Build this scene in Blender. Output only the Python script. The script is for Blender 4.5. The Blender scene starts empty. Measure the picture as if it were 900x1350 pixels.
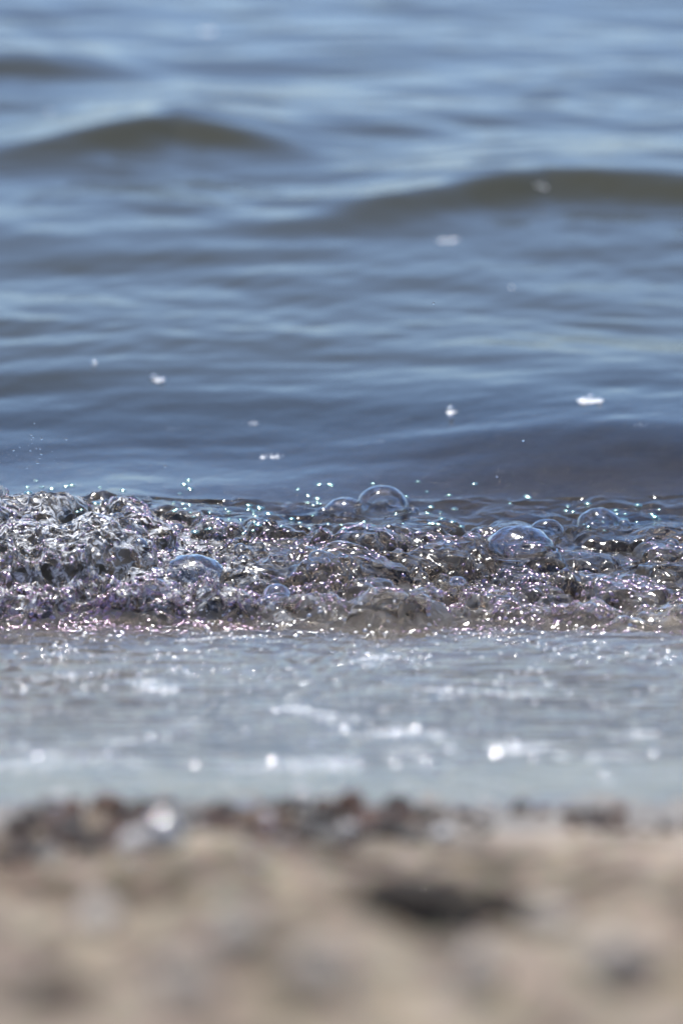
import bpy, math, random
import numpy as np
R = math.radians
sc = bpy.context.scene
COL = sc.collection
random.seed(11); rng = np.random.default_rng(11)

# ------------------------------------------------------------------ camera
CAM_Y, CAM_Z, PITCH, LENS = -3.6, 1.0, 13.7, 135.0
cd = bpy.data.cameras.new('camera'); cam = bpy.data.objects.new('camera', cd); COL.objects.link(cam)
cam.location = (0, CAM_Y, CAM_Z); cam.rotation_euler = (R(90 - PITCH), 0, 0)
cd.sensor_fit = 'VERTICAL'; cd.sensor_height = 36.0; cd.sensor_width = 24.0; cd.lens = LENS
cd.clip_start = 0.05; cd.clip_end = 6000
cd.dof.use_dof = True; cd.dof.focus_distance = 3.92; cd.dof.aperture_fstop = 3.9; cd.dof.aperture_blades = 0
sc.camera = cam

# ------------------------------------------------------------------ sky, sun, exposure
SUN_EL, SUN_AZ = 69.0, -14.0           # azimuth from +Y (out to sea), negative = to the left
w = bpy.data.worlds.new('World'); sc.world = w; w.use_nodes = True
nt = w.node_tree; nt.nodes.clear()
sky = nt.nodes.new('ShaderNodeTexSky'); sky.sky_type = 'NISHITA'; sky.sun_disc = False
sky.sun_elevation = R(SUN_EL); sky.sun_rotation = R(SUN_AZ); sky.air_density = 0.60; sky.dust_density = 0.45; sky.ozone_density = 5.0
bg = nt.nodes.new('ShaderNodeBackground'); bg.inputs[1].default_value = 0.15
wo = nt.nodes.new('ShaderNodeOutputWorld')
nt.links.new(sky.outputs[0], bg.inputs[0]); nt.links.new(bg.outputs[0], wo.inputs[0])
ld = bpy.data.lights.new('sun', 'SUN'); ld.energy = 5.0; ld.angle = R(0.53); ld.color = (1.0, 0.96, 0.9)
sun = bpy.data.objects.new('sun', ld); COL.objects.link(sun)
sun.rotation_euler = (R(-(90 - SUN_EL)), 0, R(-SUN_AZ)); sun.location = (0, 5, 12)
vs = sc.view_settings; vs.view_transform = 'Standard'; vs.look = 'None'; vs.gamma = 1; vs.exposure = 0.26; vs.use_curve_mapping = False
cy = sc.cycles
cy.max_bounces = 14; cy.transmission_bounces = 12; cy.glossy_bounces = 6; cy.diffuse_bounces = 3; cy.transparent_max_bounces = 24
cy.use_denoising = True; cy.denoising_input_passes = 'RGB_ALBEDO_NORMAL'; cy.denoising_prefilter = 'ACCURATE'; cy.sample_clamp_indirect = 12; cy.use_adaptive_sampling = False
try: cy.denoiser = 'OPENIMAGEDENOISE'
except Exception: pass

# ------------------------------------------------------------------ noise in numpy
class Noise:
    def __init__(s, seed):
        r = np.random.default_rng(seed)
        s.p = r.permutation(1024).astype(np.int32)
        a = r.uniform(0, 2 * np.pi, 1024).astype(np.float32)
        s.gx, s.gy = np.cos(a), np.sin(a)
        s.rx, s.ry, s.rr = [r.uniform(0, 1, 1024).astype(np.float32) for _ in range(3)]
    def h(s, i, j): return s.p[(s.p[i & 1023] + j) & 1023]
    def perlin(s, x, y):
        xf, yf = np.floor(x), np.floor(y); i, j = xf.astype(np.int32), yf.astype(np.int32)
        x = (x - xf).astype(np.float32); y = (y - yf).astype(np.float32)
        u = x * x * x * (x * (x * 6 - 15) + 10); v = y * y * y * (y * (y * 6 - 15) + 10)
        def g(a, b):
            k = s.h(i + a, j + b); return s.gx[k] * (x - a) + s.gy[k] * (y - b)
        n0 = g(0, 0); n0 += u * (g(1, 0) - n0); n1 = g(0, 1); n1 += u * (g(1, 1) - n1)
        return 1.4 * (n0 + v * (n1 - n0))
    def domes(s, x, y, rmin=.45, rmax=.95, k=10.0):
        """smooth union of round caps, one in each cell"""
        xf, yf = np.floor(x), np.floor(y); i, j = xf.astype(np.int32), yf.astype(np.int32)
        x = (x - xf).astype(np.float32); y = (y - yf).astype(np.float32)
        acc = np.zeros_like(x)
        for a in (-1, 0, 1):
            for b in (-1, 0, 1):
                q = s.h(i + a, j + b)
                d2 = (x - a - s.rx[q]) ** 2 + (y - b - s.ry[q]) ** 2
                rr = rmin + (rmax - rmin) * s.rr[q] ** 2
                acc += np.exp(k * np.sqrt(np.maximum(0, rr * rr - d2))) - 1
        return np.log1p(acc) / k
N = [Noise(100 + i) for i in range(12)]
def fbm(n, x, y, o=4):
    t = 0; a = 1
    for k in range(o): t = t + a * N[(n + k) % 12].perlin(x * 2 ** k + 7.3 * k, y * 2 ** k + 3.1 * k); a *= .5
    return t
def sst(a, b, x):
    t = np.clip((x - a) / (b - a), 0, 1); return t * t * (3 - 2 * t)

# ------------------------------------------------------------------ places
FPX = 1350 / 36.0 * LENS
def wx(px, d): return (px - 450) / FPX * d                     # sideways place of something d metres from the camera
def beach_profile(y):
    return np.interp(y, [-60, -12, -6, -3.2, -2.6, -1.45, -1.3, 0.0, 3.0, 8, 40, 3000], [2.2, 1.1, .80, .63, .585, .270, .240, 0, -.55, -.95, -3, -30])
def ground_at(px, py, prof=beach_profile):
    """where the ray through this spot of the view meets the beach"""
    t = math.tan(R(PITCH) + math.atan((py - 675) / FPX)); d = 1.0
    ds = np.linspace(.6, 12, 6000); zz = CAM_Z - ds * t
    k = int(np.argmax(zz < prof(ds + CAM_Y))); d = ds[k]
    return wx(px, d), d + CAM_Y
def water_at(px, py, z=0.0):
    t = math.tan(R(PITCH) + math.atan((py - 675) / FPX)); d = (CAM_Z - z) / t
    return wx(px, d), d + CAM_Y

# ------------------------------------------------------------------ materials
def mat(name):
    m = bpy.data.materials.new(name); m.use_nodes = True; t = m.node_tree; t.nodes.clear()
    o = t.nodes.new('ShaderNodeOutputMaterial'); return m, t, o
def node(t, kind, **kw):
    n = t.nodes.new('ShaderNode' + kind)
    for k, v in kw.items():
        if k in n.inputs: n.inputs[k].default_value = v
        else: setattr(n, k, v)
    return n
def pr(t, col=(1, 1, 1), rough=.5, **kw):
    p = t.nodes.new('ShaderNodeBsdfPrincipled')
    p.inputs['Base Color'].default_value = (*col, 1); p.inputs['Roughness'].default_value = rough
    for k, v in kw.items(): p.inputs[k.replace('_', ' ')].default_value = v
    return p
def noise_tex(t, co, scale, detail=3, rough=.5, dist=0):
    n = t.nodes.new('ShaderNodeTexNoise'); n.inputs['Scale'].default_value = scale; n.inputs['Detail'].default_value = detail
    n.inputs['Roughness'].default_value = rough; n.inputs['Distortion'].default_value = dist
    t.links.new(co, n.inputs['Vector']); return n
def ramp(t, fac, stops):
    r = t.nodes.new('ShaderNodeValToRGB'); e = r.color_ramp.elements
    while len(e) < len(stops): e.new(.5)
    for q, (p, c) in zip(e, stops): q.position = p; q.color = (*c, 1)
    t.links.new(fac, r.inputs[0]); return r

def water_material():
    m, t, o = mat('sea_water'); L = t.links.new
    geo = node(t, 'NewGeometry'); co = geo.outputs['Position']
    mp = node(t, 'Mapping'); mp.inputs['Scale'].default_value = (1, .8, 1); L(co, mp.inputs[0])
    churn = node(t, 'Attribute', attribute_name='churn'); turb = node(t, 'Attribute', attribute_name='turbidity'); air = node(t, 'Attribute', attribute_name='aeration')
    n1 = noise_tex(t, mp.outputs[0], 38, 3, .55, .4); n2 = noise_tex(t, mp.outputs[0], 230, 2, .5, .8)
    b1 = node(t, 'Bump'); b1.inputs['Strength'].default_value = .2; b1.inputs['Distance'].default_value = .004; L(n1.outputs[0], b1.inputs['Height'])
    ms = node(t, 'Math', operation='MULTIPLY'); L(churn.outputs['Fac'], ms.inputs[0]); ms.inputs[1].default_value = .16
    b2 = node(t, 'Bump'); b2.inputs['Distance'].default_value = .0022; L(ms.outputs[0], b2.inputs['Strength']); L(n2.outputs[0], b2.inputs['Height']); L(b1.outputs[0], b2.inputs['Normal'])
    clear = pr(t, (.965, .965, .955), .06, Transmission_Weight=1.0, IOR=1.333, Coat_Roughness=.10, Coat_IOR=1.33)
    cw = node(t, 'Math', operation='MULTIPLY'); L(churn.outputs['Fac'], cw.inputs[0]); cw.inputs[1].default_value = .7; L(cw.outputs[0], clear.inputs['Coat Weight'])
    murky = pr(t, (.040, .038, .018), .12, IOR=1.333)
    white = pr(t, (.82, .85, .88), .25, IOR=1.333)
    for p in (clear, murky, white):
        L(b2.outputs[0], p.inputs['Normal']); 
    L(b2.outputs[0], clear.inputs['Coat Normal'])
    x1 = node(t, 'MixShader'); L(turb.outputs['Fac'], x1.inputs[0]); L(clear.outputs[0], x1.inputs[1]); L(murky.outputs[0], x1.inputs[2])
    # entrained air: fine white froth in the water, in ragged threads
    n3 = noise_tex(t, co, 95, 6, .66, 1.2); r3 = ramp(t, n3.outputs[0], [(.47, (0, 0, 0)), (.66, (1, 1, 1))])
    m3 = node(t, 'Math', operation='MULTIPLY'); L(air.outputs['Fac'], m3.inputs[0]); L(r3.outputs[0], m3.inputs[1])
    x2 = node(t, 'MixShader'); L(m3.outputs[0], x2.inputs[0]); L(x1.outputs[0], x2.inputs[1]); L(white.outputs[0], x2.inputs[2])
    L(x2.outputs[0], o.inputs[0]); return m
def sand_material():
    m, t, o = mat('beach_sand'); L = t.links.new
    geo = node(t, 'NewGeometry'); co = geo.outputs['Position']
    a = noise_tex(t, co, 17, 5, .6); b = noise_tex(t, co, 420, 2, .7)
    v = node(t, 'TexVoronoi'); v.inputs['Scale'].default_value = 170; L(co, v.inputs['Vector'])
    dry = ramp(t, a.outputs[0], [(.39, (.078, .059, .041)), (.5, (.18, .144, .106)), (.61, (.31, .258, .20))])
    spk = node(t, 'Mix', data_type='RGBA', blend_type='MULTIPLY'); spk.inputs[0].default_value = .55
    vr = node(t, 'HueSaturation'); vr.inputs['Saturation'].default_value = .35; vr.inputs['Value'].default_value = 1.5; L(v.outputs['Color'], vr.inputs['Color'])
    L(dry.outputs[0], spk.inputs[6]); L(vr.outputs[0], spk.inputs[7])
    wet = node(t, 'Attribute', attribute_name='wet')
    wc = ramp(t, a.outputs[0], [(.3, (.15, .128, .10)), (.55, (.235, .20, .16)), (.75, (.31, .27, .22))])
    mx = node(t, 'Mix', data_type='RGBA'); L(wet.outputs['Fac'], mx.inputs[0]); L(spk.outputs[2], mx.inputs[6]); L(wc.outputs[0], mx.inputs[7])
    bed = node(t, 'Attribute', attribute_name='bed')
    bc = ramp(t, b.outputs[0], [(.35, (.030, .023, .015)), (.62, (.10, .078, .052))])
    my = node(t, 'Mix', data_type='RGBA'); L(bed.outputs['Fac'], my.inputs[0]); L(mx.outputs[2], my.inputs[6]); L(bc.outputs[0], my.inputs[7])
    bp = node(t, 'Bump'); bp.inputs['Strength'].default_value = .6; bp.inputs['Distance'].default_value = .003; L(b.outputs[0], bp.inputs['Height'])
    p = pr(t); L(my.outputs[2], p.inputs['Base Color']); L(bp.outputs[0], p.inputs['Normal'])
    rr = node(t, 'MapRange'); L(wet.outputs['Fac'], rr.inputs[0]); rr.inputs[3].default_value = .9; rr.inputs[4].default_value = .3; L(rr.outputs[0], p.inputs['Roughness'])
    L(p.outputs[0], o.inputs[0]); return m
def stone_material(name, c1, c2, rough, scale=60, coat=0.0):
    m, t, o = mat(name); L = t.links.new
    tc = node(t, 'TexCoord'); oi = node(t, 'ObjectInfo')
    mp = node(t, 'VectorMath', operation='ADD'); L(tc.outputs['Object'], mp.inputs[0]); L(oi.outputs['Random'], mp.inputs[1])
    a = noise_tex(t, mp.outputs[0], scale, 5, .65, .6); b = noise_tex(t, mp.outputs[0], scale * 6, 3, .6)
    r = ramp(t, a.outputs[0], [(.32, c1), (.66, c2)])
    bp = node(t, 'Bump'); bp.inputs['Strength'].default_value = .5; bp.inputs['Distance'].default_value = .0015; L(b.outputs[0], bp.inputs['Height'])
    p = pr(t, rough=rough, Coat_Weight=coat, Coat_Roughness=.12, Coat_IOR=1.33); L(r.outputs[0], p.inputs['Base Color']); L(bp.outputs[0], p.inputs['Normal']); L(p.outputs[0], o.inputs[0]); return m
def film_material(name, tint, rough, film, gain=.03):
    """a thin water film round air: mirrors at the rim, clear in the middle, faint interference colours besides the given tint"""
    m, t, o = mat(name); L = t.links.new
    geo = node(t, 'NewGeometry')
    n = noise_tex(t, geo.outputs['Position'], 120, 3, .6, 1.0)
    bp = node(t, 'Bump'); bp.inputs['Strength'].default_value = .12; bp.inputs['Distance'].default_value = .002; L(n.outputs[0], bp.inputs['Height'])
    fr = node(t, 'Fresnel'); fr.inputs['IOR'].default_value = 1.45; L(bp.outputs[0], fr.inputs['Normal'])
    g = pr(t, tint, rough, Metallic=1.0, Thin_Film_IOR=1.33); L(bp.outputs[0], g.inputs['Normal'])
    th = node(t, 'MapRange'); L(n.outputs[0], th.inputs[0]); th.inputs[1].default_value = .3; th.inputs[2].default_value = .7; th.inputs[3].default_value = film[0]; th.inputs[4].default_value = film[1]
    L(th.outputs[0], g.inputs['Thin Film Thickness'])
    tr = node(t, 'BsdfTransparent'); mx = node(t, 'MixShader')
    f2 = node(t, 'Math', operation='MULTIPLY_ADD'); L(fr.outputs[0], f2.inputs[0]); f2.inputs[1].default_value = 1.7; f2.inputs[2].default_value = gain; f2.use_clamp = True
    ws = noise_tex(t, geo.outputs['Position'], 75, 4, .65, 1.6); wr = ramp(t, ws.outputs[0], [(.47, (0, 0, 0)), (.68, (1, 1, 1))])
    f3 = node(t, 'Math', operation='MULTIPLY_ADD'); L(wr.outputs[0], f3.inputs[0]); f3.inputs[1].default_value = .42; L(f2.outputs[0], f3.inputs[2]); f3.use_clamp = True
    L(f3.outputs[0], mx.inputs[0]); L(tr.outputs[0], mx.inputs[1]); L(g.outputs[0], mx.inputs[2]); L(mx.outputs[0], o.inputs[0]); return m
def froth_material(name, film):
    m, t, o = mat(name); L = t.links.new
    g = pr(t, (.93, .95, .97), .1, Transmission_Weight=.8, IOR=1.2, Thin_Film_Thickness=film, Thin_Film_IOR=1.38, Coat_Weight=1.0, Coat_Roughness=.16, Coat_IOR=1.4)
    L(g.outputs[0], o.inputs[0]); return m
def foam_material():
    m, t, o = mat('white_foam'); L = t.links.new
    g = pr(t, (.86, .88, .9), .22, IOR=1.33, Coat_Weight=1.0, Coat_Roughness=.15, Coat_IOR=1.45); L(g.outputs[0], o.inputs[0]); return m
def drop_material():
    m, t, o = mat('water_drop'); g = pr(t, (1, 1, 1), .03, Transmission_Weight=1.0, IOR=1.333, Coat_Weight=1.0, Coat_Roughness=.2); t.links.new(g.outputs[0], o.inputs[0]); return m
M_WATER = water_material(); M_SAND = sand_material()
M_FILM = film_material('bubble_film', (.97, .98, 1.0), .06, (320, 520))
M_FROTH = film_material('fringe_pink_froth_film', (1, .76, .94), .12, (300, 420), .19); M_GLINT = film_material('fringe_green_bubble_film', (.66, 1, .88), .13, (300, 420), .36); M_FOAM = foam_material(); M_DROP = drop_material()  # pink and green tints imitate lens colour fringes on the glints
STONES = {
    'dark': stone_material('dark_stone', (.016, .010, .007), (.06, .040, .026), .55, coat=.1),
    'red': stone_material('red_stone', (.05, .022, .012), (.13, .058, .032), .55, coat=.1),
    'grey': stone_material('grey_stone', (.12, .115, .11), (.22, .205, .18), .5, coat=.1),
    'tan': stone_material('tan_stone', (.20, .15, .10), (.32, .24, .16), .5, coat=.1),
    'white': stone_material('white_stone', (.5, .49, .47), (.72, .71, .69), .35, coat=.8),
    'pale': stone_material('pale_dry_stone', (.33, .29, .25), (.58, .53, .47), .8),
    'brown': stone_material('brown_seabed_stone', (.030, .020, .012), (.12, .08, .05), .6),
    'hollow_shade': stone_material('dark_dry_stone', (.02, .016, .012), (.06, .048, .038), .9),  # near-black, paints the shade of the sand hollows
}

# ------------------------------------------------------------------ mesh helpers
def tag(o, label=None, cat=None, group=None, kind=None):
    for k, v in (('label', label), ('category', cat), ('group', group), ('kind', kind)):
        if v: o[k] = v
    return o
def mesh_np(name, V, F, smooth=True):
    """V (n,3), F (m,k) all with k corners"""
    me = bpy.data.meshes.new(name); V = np.ascontiguousarray(V, np.float32); F = np.ascontiguousarray(F, np.int32)
    k = F.shape[1]; me.vertices.add(len(V)); me.vertices.foreach_set('co', V.ravel())
    me.loops.add(F.size); me.loops.foreach_set('vertex_index', F.ravel())
    me.polygons.add(len(F)); me.polygons.foreach_set('loop_start', np.arange(0, F.size, k, dtype=np.int32))
    me.polygons.foreach_set('use_smooth', np.full(len(F), smooth)); me.update(calc_edges=True); return me
def put(name, me, m, loc=(0, 0, 0), rot=(0, 0, 0), scl=(1, 1, 1), parent=None):
    o = bpy.data.objects.new(name, me); COL.objects.link(o)
    if me and m and not me.materials: me.materials.append(m)
    o.location = loc; o.rotation_euler = rot; o.scale = scl; o.parent = parent; return o
def grid_faces(nr, nc):
    i = np.arange(nr - 1)[:, None] * nc + np.arange(nc - 1)[None]; i = i.ravel()
    return np.stack([i, i + 1, i + nc + 1, i + nc], 1)
def attr(me, name, a):
    at = me.attributes.new(name, 'FLOAT', 'POINT'); at.data.foreach_set('value', np.ascontiguousarray(a, np.float32).ravel())
def grid_normals(P):
    gu = np.gradient(P, axis=1); gv = np.gradient(P, axis=0); n = np.cross(gu, gv); n /= np.linalg.norm(n, axis=2, keepdims=True) + 1e-12
    return n
def steps(a, b, d0, d1):
    out = [a]; 
    while out[-1] < b:
        f = (out[-1] - a) / (b - a); out.append(out[-1] + d0 * (d1 / d0) ** f)
    out[-1] = b; return out

# ------------------------------------------------------------------ beach and sea bed (one sheet)
def build_beach():
    side = steps(.32, 1.2, .007, .05)[1:] + list(np.geomspace(1.3, 1500, 46))
    xs = np.array(sorted([-q for q in side] + list(np.arange(-.32, .3201, .005)) + side))
    ys = np.array(list(-np.geomspace(60, 3.3, 24)) + steps(-3.2, -2.5, .06, .01)[:-1] + list(np.arange(-2.5, -1.25, .005)) + steps(-1.25, 1.2, .008, .012)[:-1] + steps(1.2, 7, .03, .2)[:-1] + list(np.geomspace(7, 2500, 40)))
    X, Y = np.meshgrid(xs, ys); Z = beach_profile(Y)
    near = sst(-1.35, -1.65, Y) * sst(-6, -3, Y)
    Z = Z + near * (.021 * fbm(0, X * 7, Y * 5, 3) + .006 * fbm(3, X * 30, Y * 24, 3))
    low = sst(-3.2, -2.4, Y) * sst(3, 1.5, Y)
    Z += low * (.0022 * fbm(5, X * 26, Y * 26, 3) + .0012 * N[8].perlin(X * 110, Y * 110))
    # scoured ledges above the wrack line: steep on the side away from the sea
    for (px, py, wd, hh) in ((535, 1226, .040, .026), (672, 1222, .016, .016), (40, 1318, .035, .012), (120, 1180, .05, .010)):
        cx, cyy = ground_at(px, py)
        f = np.exp(-((X - cx) / wd) ** 4) * sst(-.004, .006, Y - cyy + .006 * N[2].perlin(X * 60, X * 0 + py)) * np.exp(-np.maximum(0, Y - cyy) / .10)
        Z += hh * f
    me = mesh_np('beach', np.stack([X, Y, Z], -1).reshape(-1, 3), grid_faces(*X.shape))
    edge = -1.32 + .06 * fbm(7, X * 5, X * 0 + 2.2, 3)
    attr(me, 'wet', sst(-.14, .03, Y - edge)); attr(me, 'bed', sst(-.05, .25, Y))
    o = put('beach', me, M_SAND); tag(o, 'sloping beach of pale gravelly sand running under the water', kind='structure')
    return X, Y, Z, xs, ys
BX, BY, BZ, bxs, bys = build_beach()
def sand_z(x, y):
    i = min(max(int(np.searchsorted(bys, y)) - 1, 0), len(bys) - 2); j = min(max(int(np.searchsorted(bxs, x)) - 1, 0), len(bxs) - 2)
    fy = (y - bys[i]) / (bys[i + 1] - bys[i]); fx = (x - bxs[j]) / (bxs[j + 1] - bxs[j])
    return float((BZ[i, j] * (1 - fx) + BZ[i, j + 1] * fx) * (1 - fy) + (BZ[i + 1, j] * (1 - fx) + BZ[i + 1, j + 1] * fx) * fy)

def seen_sand(px, py):
    t = math.tan(R(PITCH) + math.atan((py - 675) / FPX))
    for d in np.arange(.9, 3.2, .003):
        if CAM_Z - d * t < sand_z(wx(px, d), d + CAM_Y): return wx(px, d), d + CAM_Y
    return ground_at(px, py)

# ------------------------------------------------------------------ water surface: one sheet of points, cut into sea, breaking wave and swash
def build_water():
    side = steps(.46, 1.3, .0016, .03)[1:] + list(np.geomspace(1.36, 1500, 42))
    xs = np.array(sorted([-q for q in side] + list(np.arange(-.46, .4601, .0015)) + side))
    sw = steps(-1.51, -.06, .007, .004)[:-1]; wv = list(np.arange(-.06, .52, .0015)); se = steps(wv[-1], 1.3, .0016, .008)[1:-1] + steps(1.3, 6.5, .008, .035)[:-1] + list(np.geomspace(6.5, 2500, 60))
    ys = np.array(sw + wv + se); r0, r1 = len(sw), len(sw) + len(wv)
    X, Y = np.meshgrid(xs, ys); X = X.astype(np.float64)
    # -- open sea: a spread of short wind waves running in
    Z = np.zeros_like(X)
    r = np.random.default_rng(5)
    wxp = X + .10 * N[0].perlin(X * 1.3, Y * 1.1); wyp = Y + .12 * N[1].perlin(X * 1.1, Y * .9)
    for k in range(46):
        lam = .17 * (1.5 / .17) ** r.uniform(0, 1); th = r.normal(0, .55); kk = 2 * np.pi / lam
        amp = .0016 * lam ** .75 * r.uniform(.5, 1.2); ph = r.uniform(0, 6.28)
        fade = np.exp(-(np.maximum(0, Y - 8) / (22 * lam)) ** 2)
        s = np.sin(kk * (wxp * math.sin(th) + wyp * math.cos(th)) + ph)
        Z += amp * (.62 + .38 * sst(1.7, 2.7, Y)) * fade * (s + .25 * (1 - s * s))
    for k in range(34):
        lam = .055 * (.19 / .055) ** r.uniform(0, 1); th = r.normal(0, .85); kk = 2 * np.pi / lam; amp = .0105 * lam / 6.28 * r.uniform(.5, 1.3)
        Z += amp * np.exp(-(np.maximum(0, Y - 1.5) / (60 * lam)) ** 2) * np.sin(kk * (wxp * math.sin(th) + wyp * math.cos(th)) + r.uniform(0, 6.28)) * (.55 + .9 * N[9].perlin(X * 2.1 + k * .37, Y * 2.3))
    Z *= sst(.35, 1.3, Y) * .6 + .4 * sst(.2, .6, Y)
    # -- swells in view
    def swell(A, yc, wf, wb, x0, x1, soft, bend=0, arch=(0, 0, 0)):
        c = yc + bend * (X - (x0 + x1) / 2) - arch[0] * np.maximum(0, arch[1] - X) - arch[2] * np.maximum(0, X - arch[1]) + .03 * N[3].perlin(X * 4, X * 0 + yc * 9)
        q = Y - c; g = np.where(q < 0, np.exp(-(q / wf) ** 2), np.exp(-(q / wb) ** 2))
        return A * g * sst(x0 - soft, x0 + soft, X) * sst(x1 + soft, x1 - soft, X)
    Z += swell(.044, 3.38, .11, .40, -.52, -.14, .22, 0, (.8, -.30, .6))
    Z += swell(.042, 2.72, .11, .50, .06, 1.0, .22, 0, (.75, .34, .15))
    Z += swell(.038, 4.35, .12, .35, -1.2, -.52, .2)
    Z += swell(.036, .80, .24, .60, .10, .75, .22, -.04)
    # -- the breaker
    toe = .008 + .055 * N[4].perlin(X * 6, X * 0 + .5) + .020 * N[5].perlin(X * 17, X * 0 + .5) + .009 * N[6].perlin(X * 45, X * 0 + .5)
    s = Y - toe
    pc = np.array([-900, -300, 0, 60, 130, 180, 240, 300, 400, 470, 540, 620, 690, 760, 850, 900, 1200, 1800]); hc = np.array([.05, .054, .060, .064, .068, .058, .042, .034, .028, .036, .024, .012, .018, .012, .012, .014, .04, .045])
    C = np.interp(X[0], wx(pc, 3.92), hc); C = np.convolve(np.pad(C, 8, 'edge'), np.hanning(17) / np.hanning(17).sum(), 'same')[8:-8]
    ss = np.linspace(-.1, .8, 901); pf = np.interp(ss, [-.1, -.012, 0, .012, .04, .10, .17, .23, .27, .31, .37, .43, .52, .62, .8], [0, 0, .06, .22, .36, .52, .74, .95, 1.0, .93, .52, .25, .12, .05, 0])
    pf = np.convolve(np.pad(pf, 10, 'edge'), np.ones(13) / 13, 'same')[10:-10]
    lean = .015 * N[6].perlin(X * 9, X * 0)
    Z += C[None] * np.interp(s + lean, ss, pf)
    inz = sst(-.02, .012, s) * sst(.46, .30, s)                        # churned water
    # -- swash sheet over the sand
    edge = -1.235 + .05 * fbm(7, X * 5, X * 0 + 2.2, 3)
    thick = .0065 * sst(-.02, .25, Y - edge) - .004 * sst(.03, -.03, Y - edge)
    rip = (.0008 * fbm(2, X * 9, Y * 26, 3) + .0007 * N[9].perlin(X * 30 + 4 * N[3].perlin(X * 6, Y * 6), Y * 75)) * sst(.0, .3, Y - edge) * (1 + 1.8 * sst(-.6, -.05, Y))
    zs = np.interp(Y, bys, beach_profile(bys)) + thick + rip
    ZS = np.where(Y < .0, zs, .0065 + rip * sst(.25, 0, Y)); mixs = sst(.12, -.0, Y)
    Z = Z + mixs * ZS
    P = np.stack([X, Y, Z], -1); nrm = grid_normals(P)
    # -- churn: folds and rounded lumps pushed out along the surface's own normal
    a, b = r0 - 4, r1 + 4
    x, y = X[a:b], Y[a:b]; m = inz[a:b]
    left = .75 + .55 * sst(-.05, -.25, x); calm = 1 - .42 * sst(-.05, -.2, x) * sst(.05, .14, s[a:b])
    qx = x + .020 * N[1].perlin(x * 20, y * 20) + .007 * N[2].perlin(x * 60, y * 60); qy = y + .020 * N[3].perlin(x * 20 + 5, y * 20) + .007 * N[4].perlin(x * 60 + 9, y * 60)
    big = N[5].domes(qx / .060, qy / .075, .35, .9, 9) * .060
    midl = N[6].domes(qx / .026, qy / .032, .3, .85, 9) * .026
    sm = N[7].domes(qx / .0115, qy / .0135, .25, .8, 9) * .0115
    fold = 1 - np.abs(fbm(8, qx * 20 + 2 * qy * 9, qy * 30, 2)); fold = np.maximum(0, fold) ** 3
    tear = np.maximum(0, 1 - 1.6 * np.abs(fbm(2, qx * 34 + 3, qy * 46, 2))) ** 2
    fine = fbm(1, qx * 120, qy * 120, 3)
    gate = sst(-.25, .35, fbm(10, x * 13, y * 11, 2))
    low = sst(.24, .08, s[a:b]); rag = np.clip(gate * (.35 + .8 * low) + .35 * low, 0, 1)
    D = m * left * (.66 * big + calm * (.42 * midl * (.3 + rag) + .36 * sm * rag + .0050 * tear * (.3 + rag) + .0060 * fold * (.25 + .5 * rag) + .0009 * fine * rag) - .0145 * sst(.0, .12, s[a:b]))
    back = sst(.30, .42, s[a:b]) * sst(.75, .5, s[a:b])
    D += back * (.0042 * fbm(4, qx * 12, qy * 20, 3))
    P[a:b] += nrm[a:b] * D[..., None]
    P[a:b, :, 0] += m * .006 * fbm(6, x * 32, y * 32, 2); P[a:b, :, 1] += m * .007 * fbm(9, x * 32 + 11, y * 32, 2)
    P[a:b, :, 2] = np.maximum(P[a:b, :, 2], np.where(y < .2, .003, -.02) + np.interp(y, bys, beach_profile(bys)))
    nrm = grid_normals(P)
    churn = np.clip(inz + .15 * sst(.9, .3, Y), 0, 1)
    turb = sst(.50, 1.5, Y)
    air = inz * (.12 + .80 * sst(-.02, -.20, X) * sst(.36, .2, s) + .15 * sst(.09, .0, s))
    fb = np.zeros_like(X); fx = X + .03 * fbm(3, X * 9, Y * 7, 3); fy = Y + .05 * fbm(6, X * 9 + 3, Y * 7, 3)
    for (px, py, hw, hd) in ((390, 955, .075, .05), (520, 978, .05, .04), (430, 1018, .11, .035), (170, 985, .035, .04), (25, 1012, .05, .05), (130, 1012, .04, .03), (870, 990, .045, .05), (690, 1000, .03, .04), (800, 1008, .03, .03), (290, 850, .04, .03), (480, 882, .05, .04), (65, 905, .03, .03), (215, 915, .03, .03), (640, 925, .05, .03), (560, 1012, .05, .04)):
        cx, cyy = ground_at(px, py); fb = np.maximum(fb, np.exp(-((fx - cx) / hw) ** 2 - ((fy - cyy) / hd) ** 2))
    foamband = sst(.35, 1.05, .85 * fb + .75 * fbm(2, X * 16 + 2 * N[4].perlin(X * 8, Y * 8), Y * 22, 4)) * sst(.0, .1, Y - edge) * sst(.0, .3, fb)
    air = np.clip(air + .75 * foamband, 0, .9)
    def cut(name, i, j, label, **kw):
        p = P[i:j]; me = mesh_np(name, p.reshape(-1, 3), grid_faces(*p.shape[:2]))
        attr(me, 'churn', churn[i:j]); attr(me, 'turbidity', turb[i:j]); attr(me, 'aeration', air[i:j])
        me.normals_split_custom_set_from_vertices(nrm[i:j].reshape(-1, 3).astype(np.float32))
        o = put(name, me, M_WATER)
        return tag(o, label, **kw)
    cut('swash', 0, r0 + 1, 'thin sheet of water sliding over wet sand', kind='structure')
    cut('breaking_wave', r0, r1, 'small clear wave breaking in a churned glassy ridge full of sparkles', cat='wave')
    cut('sea', r1 - 1, len(ys), 'rippled blue grey sea behind the breaking wave', kind='structure')
    return P, nrm, xs, ys, air
WP, WN, wxs, wys, WAIR = build_water()
def on_water(x, y):
    i = int(np.clip(np.searchsorted(wys, y), 0, len(wys) - 1)); j = int(np.clip(np.searchsorted(wxs, x), 0, len(wxs) - 1))
    return WP[i, j], WN[i, j]
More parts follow.
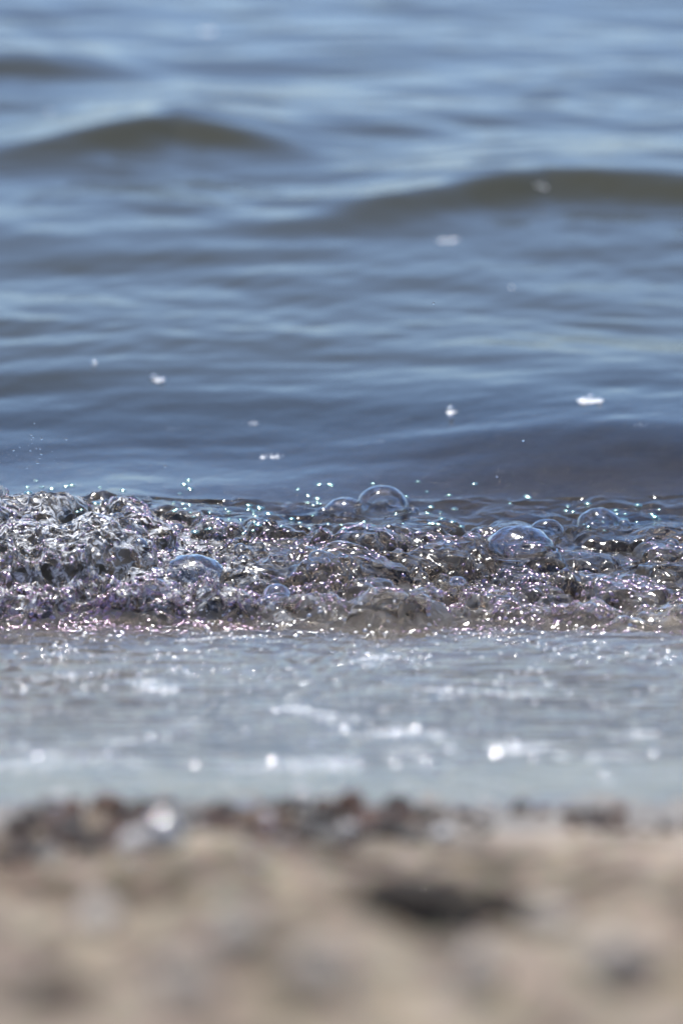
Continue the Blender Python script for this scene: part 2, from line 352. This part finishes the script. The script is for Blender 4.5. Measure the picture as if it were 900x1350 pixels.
def seen_water(px, py):
    """first water point met along the view line through this spot"""
    t = math.tan(R(PITCH) + math.atan((py - 675) / FPX))
    for d in np.arange(2.0 if py > 860 else 3.3, 9.6, .002 if py > 580 else .006):
        x = wx(px, d)
        if CAM_Z - d * t < on_water(x, d + CAM_Y)[0][2]: return x, d + CAM_Y
    return wx(px, 9), 5.4

# ------------------------------------------------------------------ stones
def ball(nu, nv, top=False):
    """unit sphere (or upper dome) as quads/tris in one triangle list"""
    V = []; T = []
    lat = np.linspace(math.pi / 2, -.12 if top else -math.pi / 2, nv + 1)
    for a in lat:
        for k in range(nu): V.append((math.cos(a) * math.cos(2 * math.pi * k / nu), math.cos(a) * math.sin(2 * math.pi * k / nu), math.sin(a)))
    for i in range(nv):
        for k in range(nu):
            A, B, C_, D_ = i * nu + k, i * nu + (k + 1) % nu, (i + 1) * nu + (k + 1) % nu, (i + 1) * nu + k
            if i > 0: T.append((A, C_, B))
            if top or i < nv - 1: T.append((A, D_, C_))
    return np.array(V), np.array(T)
def stone_mesh(k, nu=12, nv=7):
    V, T = ball(nu, nv); r = np.random.default_rng(900 + k)
    for _ in range(7):
        n = r.normal(size=3); n /= np.linalg.norm(n); c = r.uniform(.55, .92); d = V @ n
        V = V - n[None] * (np.maximum(0, d - c) * .85)[:, None]
    V *= 1 + .08 * np.sin(V @ r.normal(0, 2.2, 3) + r.uniform(0, 6))[:, None]
    V *= np.array([1, r.uniform(.7, .95), r.uniform(.5, .75)])[None]
    return V, T
STONE_MESH = {}
def stone(name, kind, k, x, y, size, sink=.25, z=None, label=None, group=None, cat='pebble'):
    if (kind, k) not in STONE_MESH:
        V, T = stone_mesh(k); me = mesh_np(kind + '_stone', V, T); me.materials.append(STONES[kind]); STONE_MESH[(kind, k)] = me
    zz = sand_z(x, y) if z is None else z
    o = put(name, STONE_MESH[(kind, k)], None, (x, y, zz + size * (.62 - sink * 1.2)), (random.uniform(-.3, .3), random.uniform(-.3, .3), random.uniform(0, 6.3)), (size, size, size))
    return tag(o, label, cat, group)
def spread_points(n, gen, dmin, tries=6000):
    out = []
    for _ in range(tries):
        x, y, s = gen()
        if all((x - a) ** 2 + (y - b) ** 2 > (dmin * (s + c)) ** 2 for a, b, c in out): out.append((x, y, s))
        if len(out) >= n: break
    return out
# the wet pebble line at the swash's edge
KL = {'dark': 'dark brown wet pebble in the pebble line at the swash edge', 'red': 'reddish brown wet pebble in the pebble line at the swash edge', 'grey': 'grey wet pebble in the pebble line at the swash edge', 'tan': 'tan wet pebble in the pebble line at the swash edge'}
def pebble_gen():
    x = random.uniform(-.23, .23); y = -1.262 - .24 * random.random() ** 1.1
    if x > .05 and random.random() < .74: x = -x
    if x > .05: y = -1.262 - .10 * random.random()
    if N[2].perlin(np.array([x * 16.0]), np.array([3.3 + y * 5]))[0] < -.18: x = random.uniform(-.2, -.02)
    return x, y, (.0042 + .0075 * random.random() ** 1.5) * (1.15 if x < .05 else .8)
for q, (x, y, s) in enumerate(spread_points(285, pebble_gen, .70)):
    kind = random.choices(['dark', 'red', 'grey', 'tan'], [5, 4.5, 1.6, 1.6])[0]
    stone('pebble', kind, q % 9, x, y, s, .2, label=KL[kind], group='wet pebbles along the swash edge')
x, y = seen_sand(205, 1128); stone('pebble', 'white', 3, x, y - .02, .0135, -.5, label='white wet pebble added as a bright sun glint in the dark pebble line', group='wet pebbles along the swash edge')  # its white colour fills in for a bright glint
x, y = ground_at(163, 1138); stone('pebble', 'white', 5, x, y, .010, .2, label='whitish pebble lying just below the dark pebble line', group='wet pebbles along the swash edge')
for q, (px, py, s) in enumerate(((140, 1128, .007), (300, 1118, .007), (345, 1088, .0065), (60, 1066, .008), (398, 1064, .008), (460, 1104, .007), (650, 1068, .006), (590, 1110, .007), (255, 1092, .006))):
    x, y = ground_at(px, py); stone('pebble', 'white', q, x, y - .01, s, -.2, label='small white pebble added as a glint among the brown ones in the pebble line', group='wet pebbles along the swash edge')  # white pebbles added in place of small wet glints
# stones of the dry sand, then dark ones added as hollow shade
for q, (px, py, s, lab) in enumerate(((105, 1230, .017, 'pale stone in the sand under the left end of the pebble line'), (300, 1245, .012, 'small pale stone in the middle of the near sand'), (845, 1290, .017, 'large pale stone in the near sand at the far right'), (420, 1300, .013, 'pale stone in the sand near the bottom edge'),
        (640, 1290, .012, 'pale stone in the sand below the smaller dark hollow'), (230, 1320, .015, 'pale stone at the bottom of the view left of centre'), (735, 1230, .013, 'pale stone right of the smaller dark hollow'))):
    x, y = seen_sand(px, py); stone('pebble', 'pale', q % 9, x, y, s, .2, label=lab, group='pale stones on the dry sand', cat='stone')
for q, (px, py, s, lab) in enumerate(((552, 1224, .0245, 'dark stone added as the shade under the big ledge of sand'), (676, 1218, .015, 'small dark stone added as the shade under the lesser ledge of sand'), (40, 1335, .010, 'dark stone added as shade in the bottom left corner of the sand'))):
    x, y = seen_sand(px, py); o = stone('stone', 'hollow_shade', q + 2, x, y, s, .1, label=lab, group='dark stones added as shade in the sand hollows', cat='stone'); o.scale.z *= .9; o.scale.x *= 1.25; o.rotation_euler = (.1, 0, .1)  # near-black stones added to stand in for shade in the hollows
# stones on the sea bed, seen through the wave
for q, (px, py, s, lab) in enumerate(((572, 672, .030, 'brown stone under water just right of the big bubble'), (182, 720, .036, 'brown faceted stone inside the tall left lump of the wave'), (668, 722, .030, 'dark stone under the wide low bubble'), (800, 700, .026, 'stone under water below the right hand bubble'),
        (860, 662, .032, 'brown stone under water behind the wave at the right edge'), (390, 655, .030, 'dark stone under water behind the crest left of the bubbles'), (300, 665, .026, 'brown stone under water behind the dip in the crest'), (480, 700, .026, 'stone under water below the big bubble'),
        (700, 665, .034, 'brown stone under water behind the wide low bubble'))):
    x, y = water_at(px, py, .0); o = stone('stone', 'brown', q % 9, x, y, s * 1.25, .1, z=beach_profile(y), label=lab, group='stones on the sea bed under the wave', cat='stone')
    base = float(beach_profile(y)); o.location.z = base + s * .7; o.scale.z = s * 1.7
def bed_gen(): return random.uniform(-.42, .42), random.uniform(.08, .56), random.uniform(.008, .024)
for q, (x, y, s) in enumerate(spread_points(46, bed_gen, 1.1)):
    stone('stone', random.choice(['brown', 'brown', 'tan', 'dark']), q % 9, x, y, s, .3, z=beach_profile(y), label='stone lying on the sea bed under the wave', group='stones on the sea bed under the wave', cat='stone')

# ------------------------------------------------------------------ bubbles
def bubble_mesh(k, nu=36, nv=14, rough=.03, flat=.85):
    V, T = ball(nu, nv, True); r = np.random.default_rng(40 + k)
    d = sum(np.sin(V @ r.normal(0, f, 3) + r.uniform(0, 6)) * a for f, a in ((3, 1), (7, .5), (14, .3)))
    V = V * (1 + rough * d * (1 - V[:, 2] * .5))[:, None] * np.array([1, 1, flat])[None]
    return V, T
def rim_mesh(nu=36, r=.06):
    V = []; T = []
    for i in range(nu):
        a = 2 * math.pi * i / nu
        for j in range(6):
            b = 2 * math.pi * j / 6; q = 1 + r * (math.cos(b) + .2 * math.sin(5 * a)); V.append((q * math.cos(a), q * math.sin(a), r * .8 * math.sin(b)))
    for i in range(nu):
        for j in range(6):
            A, B, C_, D_ = i * 6 + j, ((i + 1) % nu) * 6 + j, ((i + 1) % nu) * 6 + (j + 1) % 6, i * 6 + (j + 1) % 6
            T += [(A, B, C_), (A, C_, D_)]
    return np.array(V), np.array(T)
RIM = mesh_np('bubble_rim', *rim_mesh()); RIM.materials.append(M_DROP)
BUB = [mesh_np('bubble_dome', *bubble_mesh(k, rough=(.018 if k == 0 else .05), flat=.95 if k < 2 else .8)) for k in range(5)]
for b in BUB: b.materials.append(M_FILM)
def bubble(px, py, rpx, k, label, group='large bubbles on the wave crest', sq=1.0):
    x, y = seen_water(px, py); P, n = on_water(x, y); d = y - CAM_Y; rr = rpx / FPX * d
    o = put('bubble', None, None, (x, y, P[2] + rr * (.12 if k == 0 else -.12)), (random.uniform(-.08, .08), random.uniform(-.08, .08), random.uniform(0, 6.3)), (rr, rr, rr * sq))
    tag(o, label, 'bubble', group)
    put('film', BUB[k], None, parent=o); put('rim', RIM, None, parent=o); return o
bubble(505, 678, 37, 0, 'big round clear bubble standing on the crest at the centre')
bubble(455, 676, 31, 2, 'frothy bubble touching the left side of the big round bubble')
bubble(692, 722, 50, 3, 'wide low bubble on the crest right of centre', sq=.9)
bubble(728, 700, 24, 4, 'clear bubble behind the right shoulder of the wide low bubble')
bubble(798, 694, 31, 1, 'clear round bubble farthest to the right on the crest')
bubble(245, 760, 50, 2, 'large frothy bubble on the front of the wave at the left', sq=.9)
bubble(362, 790, 20, 0, 'small clear bubble low on the front of the wave')
bubble(420, 738, 16, 1, 'small clear bubble below the frothy bubble')
# small bubbles all over the churn
def churn_point(ymin, ymax, ex=1.0):
    while True:
        x = random.uniform(-.36, .36); y = random.uniform(ymin, ymax)
        g = N[10].perlin(np.array([x * 9.0]), np.array([y * 12.0]))[0]
        if random.random() < max(0, .35 + g * ex): return x, y
SMALL = [mesh_np('small_bubble_dome', *bubble_mesh(20 + k, 14, 6, .03, .85)) for k in range(4)]
for b in SMALL: b.materials.append(M_FILM)
BIG = [o for o in COL.objects if o.name.startswith('bubble') and o.type == 'EMPTY']
for q in range(150):
    x, y = churn_point(0.0, .34)
    if q >= 80:
        c = BIG[q % 8]; a = random.uniform(0, 6.28); x = c.location.x + c.scale.x * 1.12 * math.cos(a); y = c.location.y + c.scale.x * 1.12 * math.sin(a)
    P, n = on_water(x, y); rr = .0028 + .0065 * random.random() ** 2.5
    o = put('bubble', SMALL[q % 4], None, tuple(P - n * rr * .1), (random.uniform(-.3, .3), random.uniform(-.3, .3), random.uniform(0, 6)), (rr, rr, rr))
    tag(o, 'small bubble riding on the churned front of the wave', 'bubble', 'small bubbles on the front of the wave')

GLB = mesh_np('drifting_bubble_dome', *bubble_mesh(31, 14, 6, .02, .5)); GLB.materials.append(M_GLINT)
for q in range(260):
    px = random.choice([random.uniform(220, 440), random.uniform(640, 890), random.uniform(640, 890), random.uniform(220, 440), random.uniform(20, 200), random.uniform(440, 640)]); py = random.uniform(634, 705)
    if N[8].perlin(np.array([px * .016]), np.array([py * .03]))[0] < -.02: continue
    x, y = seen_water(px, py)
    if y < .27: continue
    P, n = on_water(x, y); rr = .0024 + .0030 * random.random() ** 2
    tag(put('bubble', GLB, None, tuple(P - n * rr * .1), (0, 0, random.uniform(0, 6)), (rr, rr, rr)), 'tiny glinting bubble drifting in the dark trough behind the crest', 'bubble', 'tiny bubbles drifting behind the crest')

WHT = mesh_np('swash_bubble_dome', *bubble_mesh(33, 16, 7, .02, .45)); WHT.materials.append(film_material('swash_bubble_film', (1, 1, 1), .14, (300, 420), .35))
for (px, py) in ((360, 950), (420, 961), (455, 972), (525, 977), (553, 973), (410, 995), (185, 982), (127, 1008), (245, 1018), (355, 1015), (440, 1018), (472, 1020), (525, 1018), (597, 1000), (662, 1005), (690, 994), (810, 1028), (320, 975), (880, 1005), (30, 1010), (90, 1012), (290, 1020), (565, 1016), (715, 1012)):
    x, y = ground_at(px, py); P, n = on_water(x, y); rr = .0030 + .0024 * random.random() ** 1.6
    tag(put('bubble', WHT, None, tuple(P), (0, 0, random.uniform(0, 6)), (rr, rr, rr)), 'glinting bubble drifting on the pale swash above the pebble line', 'bubble', 'glinting bubbles on the swash')

for (px, py, rr, lab) in ((205, 1128, .0062, 'bright bubble added for a glint on the dark pebble line at the left'), (58, 1064, .0030, 'faint bubble added for a glint at the left end of the pebble line'), (165, 1118, .0026, 'glinting bubble stranded below the brightest one on the pebbles'), (350, 1084, .0030, 'glinting bubble stranded in the middle of the pebble line'), (330, 1136, .0028, 'glinting bubble stranded on the sand under the pebble line')):
    x, y = seen_sand(px, py if rr > .005 else py + 24); tag(put('bubble', WHT, None, (x, y - .02, sand_z(x, y - .02) + (.026 if rr > .005 else .014)), (0, 0, 1), (rr, rr, rr)), lab, 'bubble', 'bubbles added for glints on the pebble line')  # flat film domes added only to make sun glints on the pebbles
for (px, py, rr, lab) in ((597, 541, .0042, 'bubble glinting on top of the upright foam speck'), (597, 552, .0036, 'bubble glinting at the foot of the upright foam speck'), (198, 500, .0044, 'bubble glinting on the left half of the double foam blob'), (209, 504, .0042, 'bubble glinting on the right half of the double foam blob'),
        (785, 526, .0044, 'largest bubble glinting on the bright foam patch at the right'), (775, 530, .0040, 'bubble glinting on the left end of the bright foam patch'), (797, 531, .0036, 'bubble glinting on the right end of the bright foam patch'), (118, 482, .0040, 'bubble glinting on the small foam patch at the left')):
    x, y = seen_water(px, py); P, n = on_water(x, y); tag(put('bubble', WHT, None, (x, y, P[2] + .003), (0, 0, 2), (rr, rr, rr)), lab, 'bubble', 'bubbles on the floating foam')

def dome_heap(pts, nrm, rad, nu=7, nv=3, flat=.6):
    V0, T0 = ball(nu, nv, True); V0 = V0 * np.array([1, 1, flat]); n = len(pts)
    z = nrm / np.linalg.norm(nrm, axis=1, keepdims=True); x = np.cross(z, rng.normal(size=(n, 3))); x /= np.linalg.norm(x, axis=1, keepdims=True); y = np.cross(z, x)
    V = pts[:, None] + rad[:, None, None] * (V0[None, :, 0:1] * x[:, None] + V0[None, :, 1:2] * y[:, None] + V0[None, :, 2:3] * z[:, None])
    T = (np.arange(n) * len(V0))[:, None, None] + T0[None]
    return V.reshape(-1, 3), T.reshape(-1, 3)
def froth(name, n, gen, label, m, rmin=.0006, rmax=.0026):
    p = []; nn = []; rr = []
    for _ in range(n):
        x, y = gen(); P, q = on_water(x, y); p.append(P); nn.append(q + np.array([0, 0, .4])); rr.append(rmin + (rmax - rmin) * random.random() ** 3)
    p, nn, rr = np.array(p), np.array(nn), np.array(rr); p = p - nn * rr[:, None] * .15
    me = mesh_np(name, *dome_heap(p, nn, rr)); return tag(put(name, me, m), label, kind='stuff')
def toe_gen():
    while True:
        x = random.uniform(-.37, .37); y = random.gauss(.05, .045)
        if random.random() < .25 + .9 * N[11].perlin(np.array([x * 14.0]), np.array([y * 30.0]))[0] + .25 * (x < -.15): return x, y
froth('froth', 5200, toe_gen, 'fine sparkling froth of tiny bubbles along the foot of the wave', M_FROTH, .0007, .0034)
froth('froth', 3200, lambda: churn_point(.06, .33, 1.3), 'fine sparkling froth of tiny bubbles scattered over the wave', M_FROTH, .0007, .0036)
def splash_gen():
    while True:
        x = random.uniform(-.36, -.06); y = random.uniform(.0, .24)
        if random.random() < .2 + .9 * N[7].perlin(np.array([x * 16.0]), np.array([y * 16.0]))[0]: return x, y
froth('foam', 900, splash_gen, 'white specks of foam in the splash at the left of the wave', M_FOAM, .0005, .0018)
def swash_gen():
    while True:
        x = random.uniform(-.34, .34); y = random.uniform(-1.18, -.05)
        i = int(np.searchsorted(wys, y)); j = int(np.searchsorted(wxs, x))
        if random.random() < WAIR[i, j] * 1.2 + .03: return x, y
froth('foam', 2600, swash_gen, 'thin white foam streaks drifting on the swash', M_FOAM, .0006, .0024)

def glitter_gen():
    while True:
        x = random.uniform(-.36, .36); y = -.62 * random.random() ** 1.6
        if random.random() < .25 + .9 * N[3].perlin(np.array([x * 11.0]), np.array([y * 8.0]))[0]: return x, y
froth('froth', 1300, glitter_gen, 'fine glinting bubbles strewn over the swash in front of the wave', WHT.materials[0], .0008, .0034)

# ------------------------------------------------------------------ floating foam on the sea
def foam_patch(px, py, wpx, label, n=26, tall=.5):
    x, y = seen_water(px, py); d = y - CAM_Y; hw = wpx / 2 / FPX * d
    p = []; nn = []; rr = []
    for _ in range(n):
        a = random.uniform(0, 6.28); q = math.sqrt(random.random()); X_, Y_ = x + hw * q * math.cos(a), y + hw * .8 * q * math.sin(a)
        P, _n = on_water(X_, Y_); r = hw * random.uniform(.16, .4) * (1 - .45 * q); p.append(P - np.array([x, y, 0])); nn.append((0, 0, 1.0)); rr.append(r)
    z0 = float(on_water(x, y)[0][2]); p = np.array(p); p[:, 2] -= z0 + .0008
    me = mesh_np('foam_patch', *dome_heap(p, np.array(nn) + rng.normal(0, .1, (n, 3)), np.array(rr) * tall * 1.3, 10, 5, .55)); me.materials.append(M_FOAM)
    return tag(put('foam_patch', me, None, (x, y, z0)), label, 'foam', 'foam patches floating behind the wave')
for a in ((356, 603, 36, 'flat white foam patch floating nearest behind the wave'), (783, 530, 34, 'bright foam patch floating behind the wave on the right', 26, .9), (597, 545, 15, 'upright bright speck of foam floating right of centre', 14, 1.3), (203, 502, 24, 'bright double blob of foam floating on the left', 12, .8),
          (327, 559, 24, 'small foam patch above the flat white one'), (223, 566, 20, 'small dull foam patch left of the one by the crest', 20, .4), (118, 483, 20, 'small foam patch left of the bright double blob', 12, .5), (590, 318, 34, 'blurred foam patch on the open water right of centre', 16, .6),
          (540, 552, 18, 'faint foam speck left of the upright bright one', 12, .4), (502, 583, 16, 'foam speck just behind the crest above the big bubble', 9, .5), (853, 560, 20, 'pair of foam specks at the right behind the wave', 8, .6), (678, 380, 16, 'blurred foam speck on the open water', 8, .7),
          (274, 43, 26, 'most distant foam speck glinting at the top', 6, 1.0), (714, 247, 18, 'foam speck glinting on the olive swell at the right', 6, 1.0), (390, 194, 11, 'foam speck beside the olive swell at the left', 6, .9), (62, 148, 16, 'foam speck glinting high on the left', 6, .7), (453, 473, 22, 'dull foam patch in mid water near the centre', 12, .3)):
    foam_patch(*a)

# ------------------------------------------------------------------ spray
Vd, Td = ball(8, 5); DROP = mesh_np('droplet', Vd, Td); DROP.materials.append(M_DROP)
def drop(px, py, d, r, label): 
    t = math.tan(R(PITCH) + math.atan((py - 675) / FPX))
    o = put('droplet', DROP, None, (wx(px, d), d + CAM_Y, CAM_Z - d * t), scl=(r, r, r * random.uniform(.9, 1.3))); tag(o, label, 'droplet', 'spray droplets above the crest')
for _ in range(26): drop(random.gauss(48, 22), random.gauss(594, 16), 3.92 + random.uniform(-.05, .05), random.uniform(.0005, .0014), 'spray droplet flying above the left lump of the wave')
drop(695, 580, 3.9, .0017, 'lone water droplet in the air above the right part of the wave')
drop(573, 400, 3.9, .0012, 'lone water droplet high in the air above the centre')
drop(660, 628, 3.9, .0012, 'water droplet in the air above the wide low bubble'); drop(212, 615, 3.9, .0013, 'water droplet in the air right of the tall left lump')
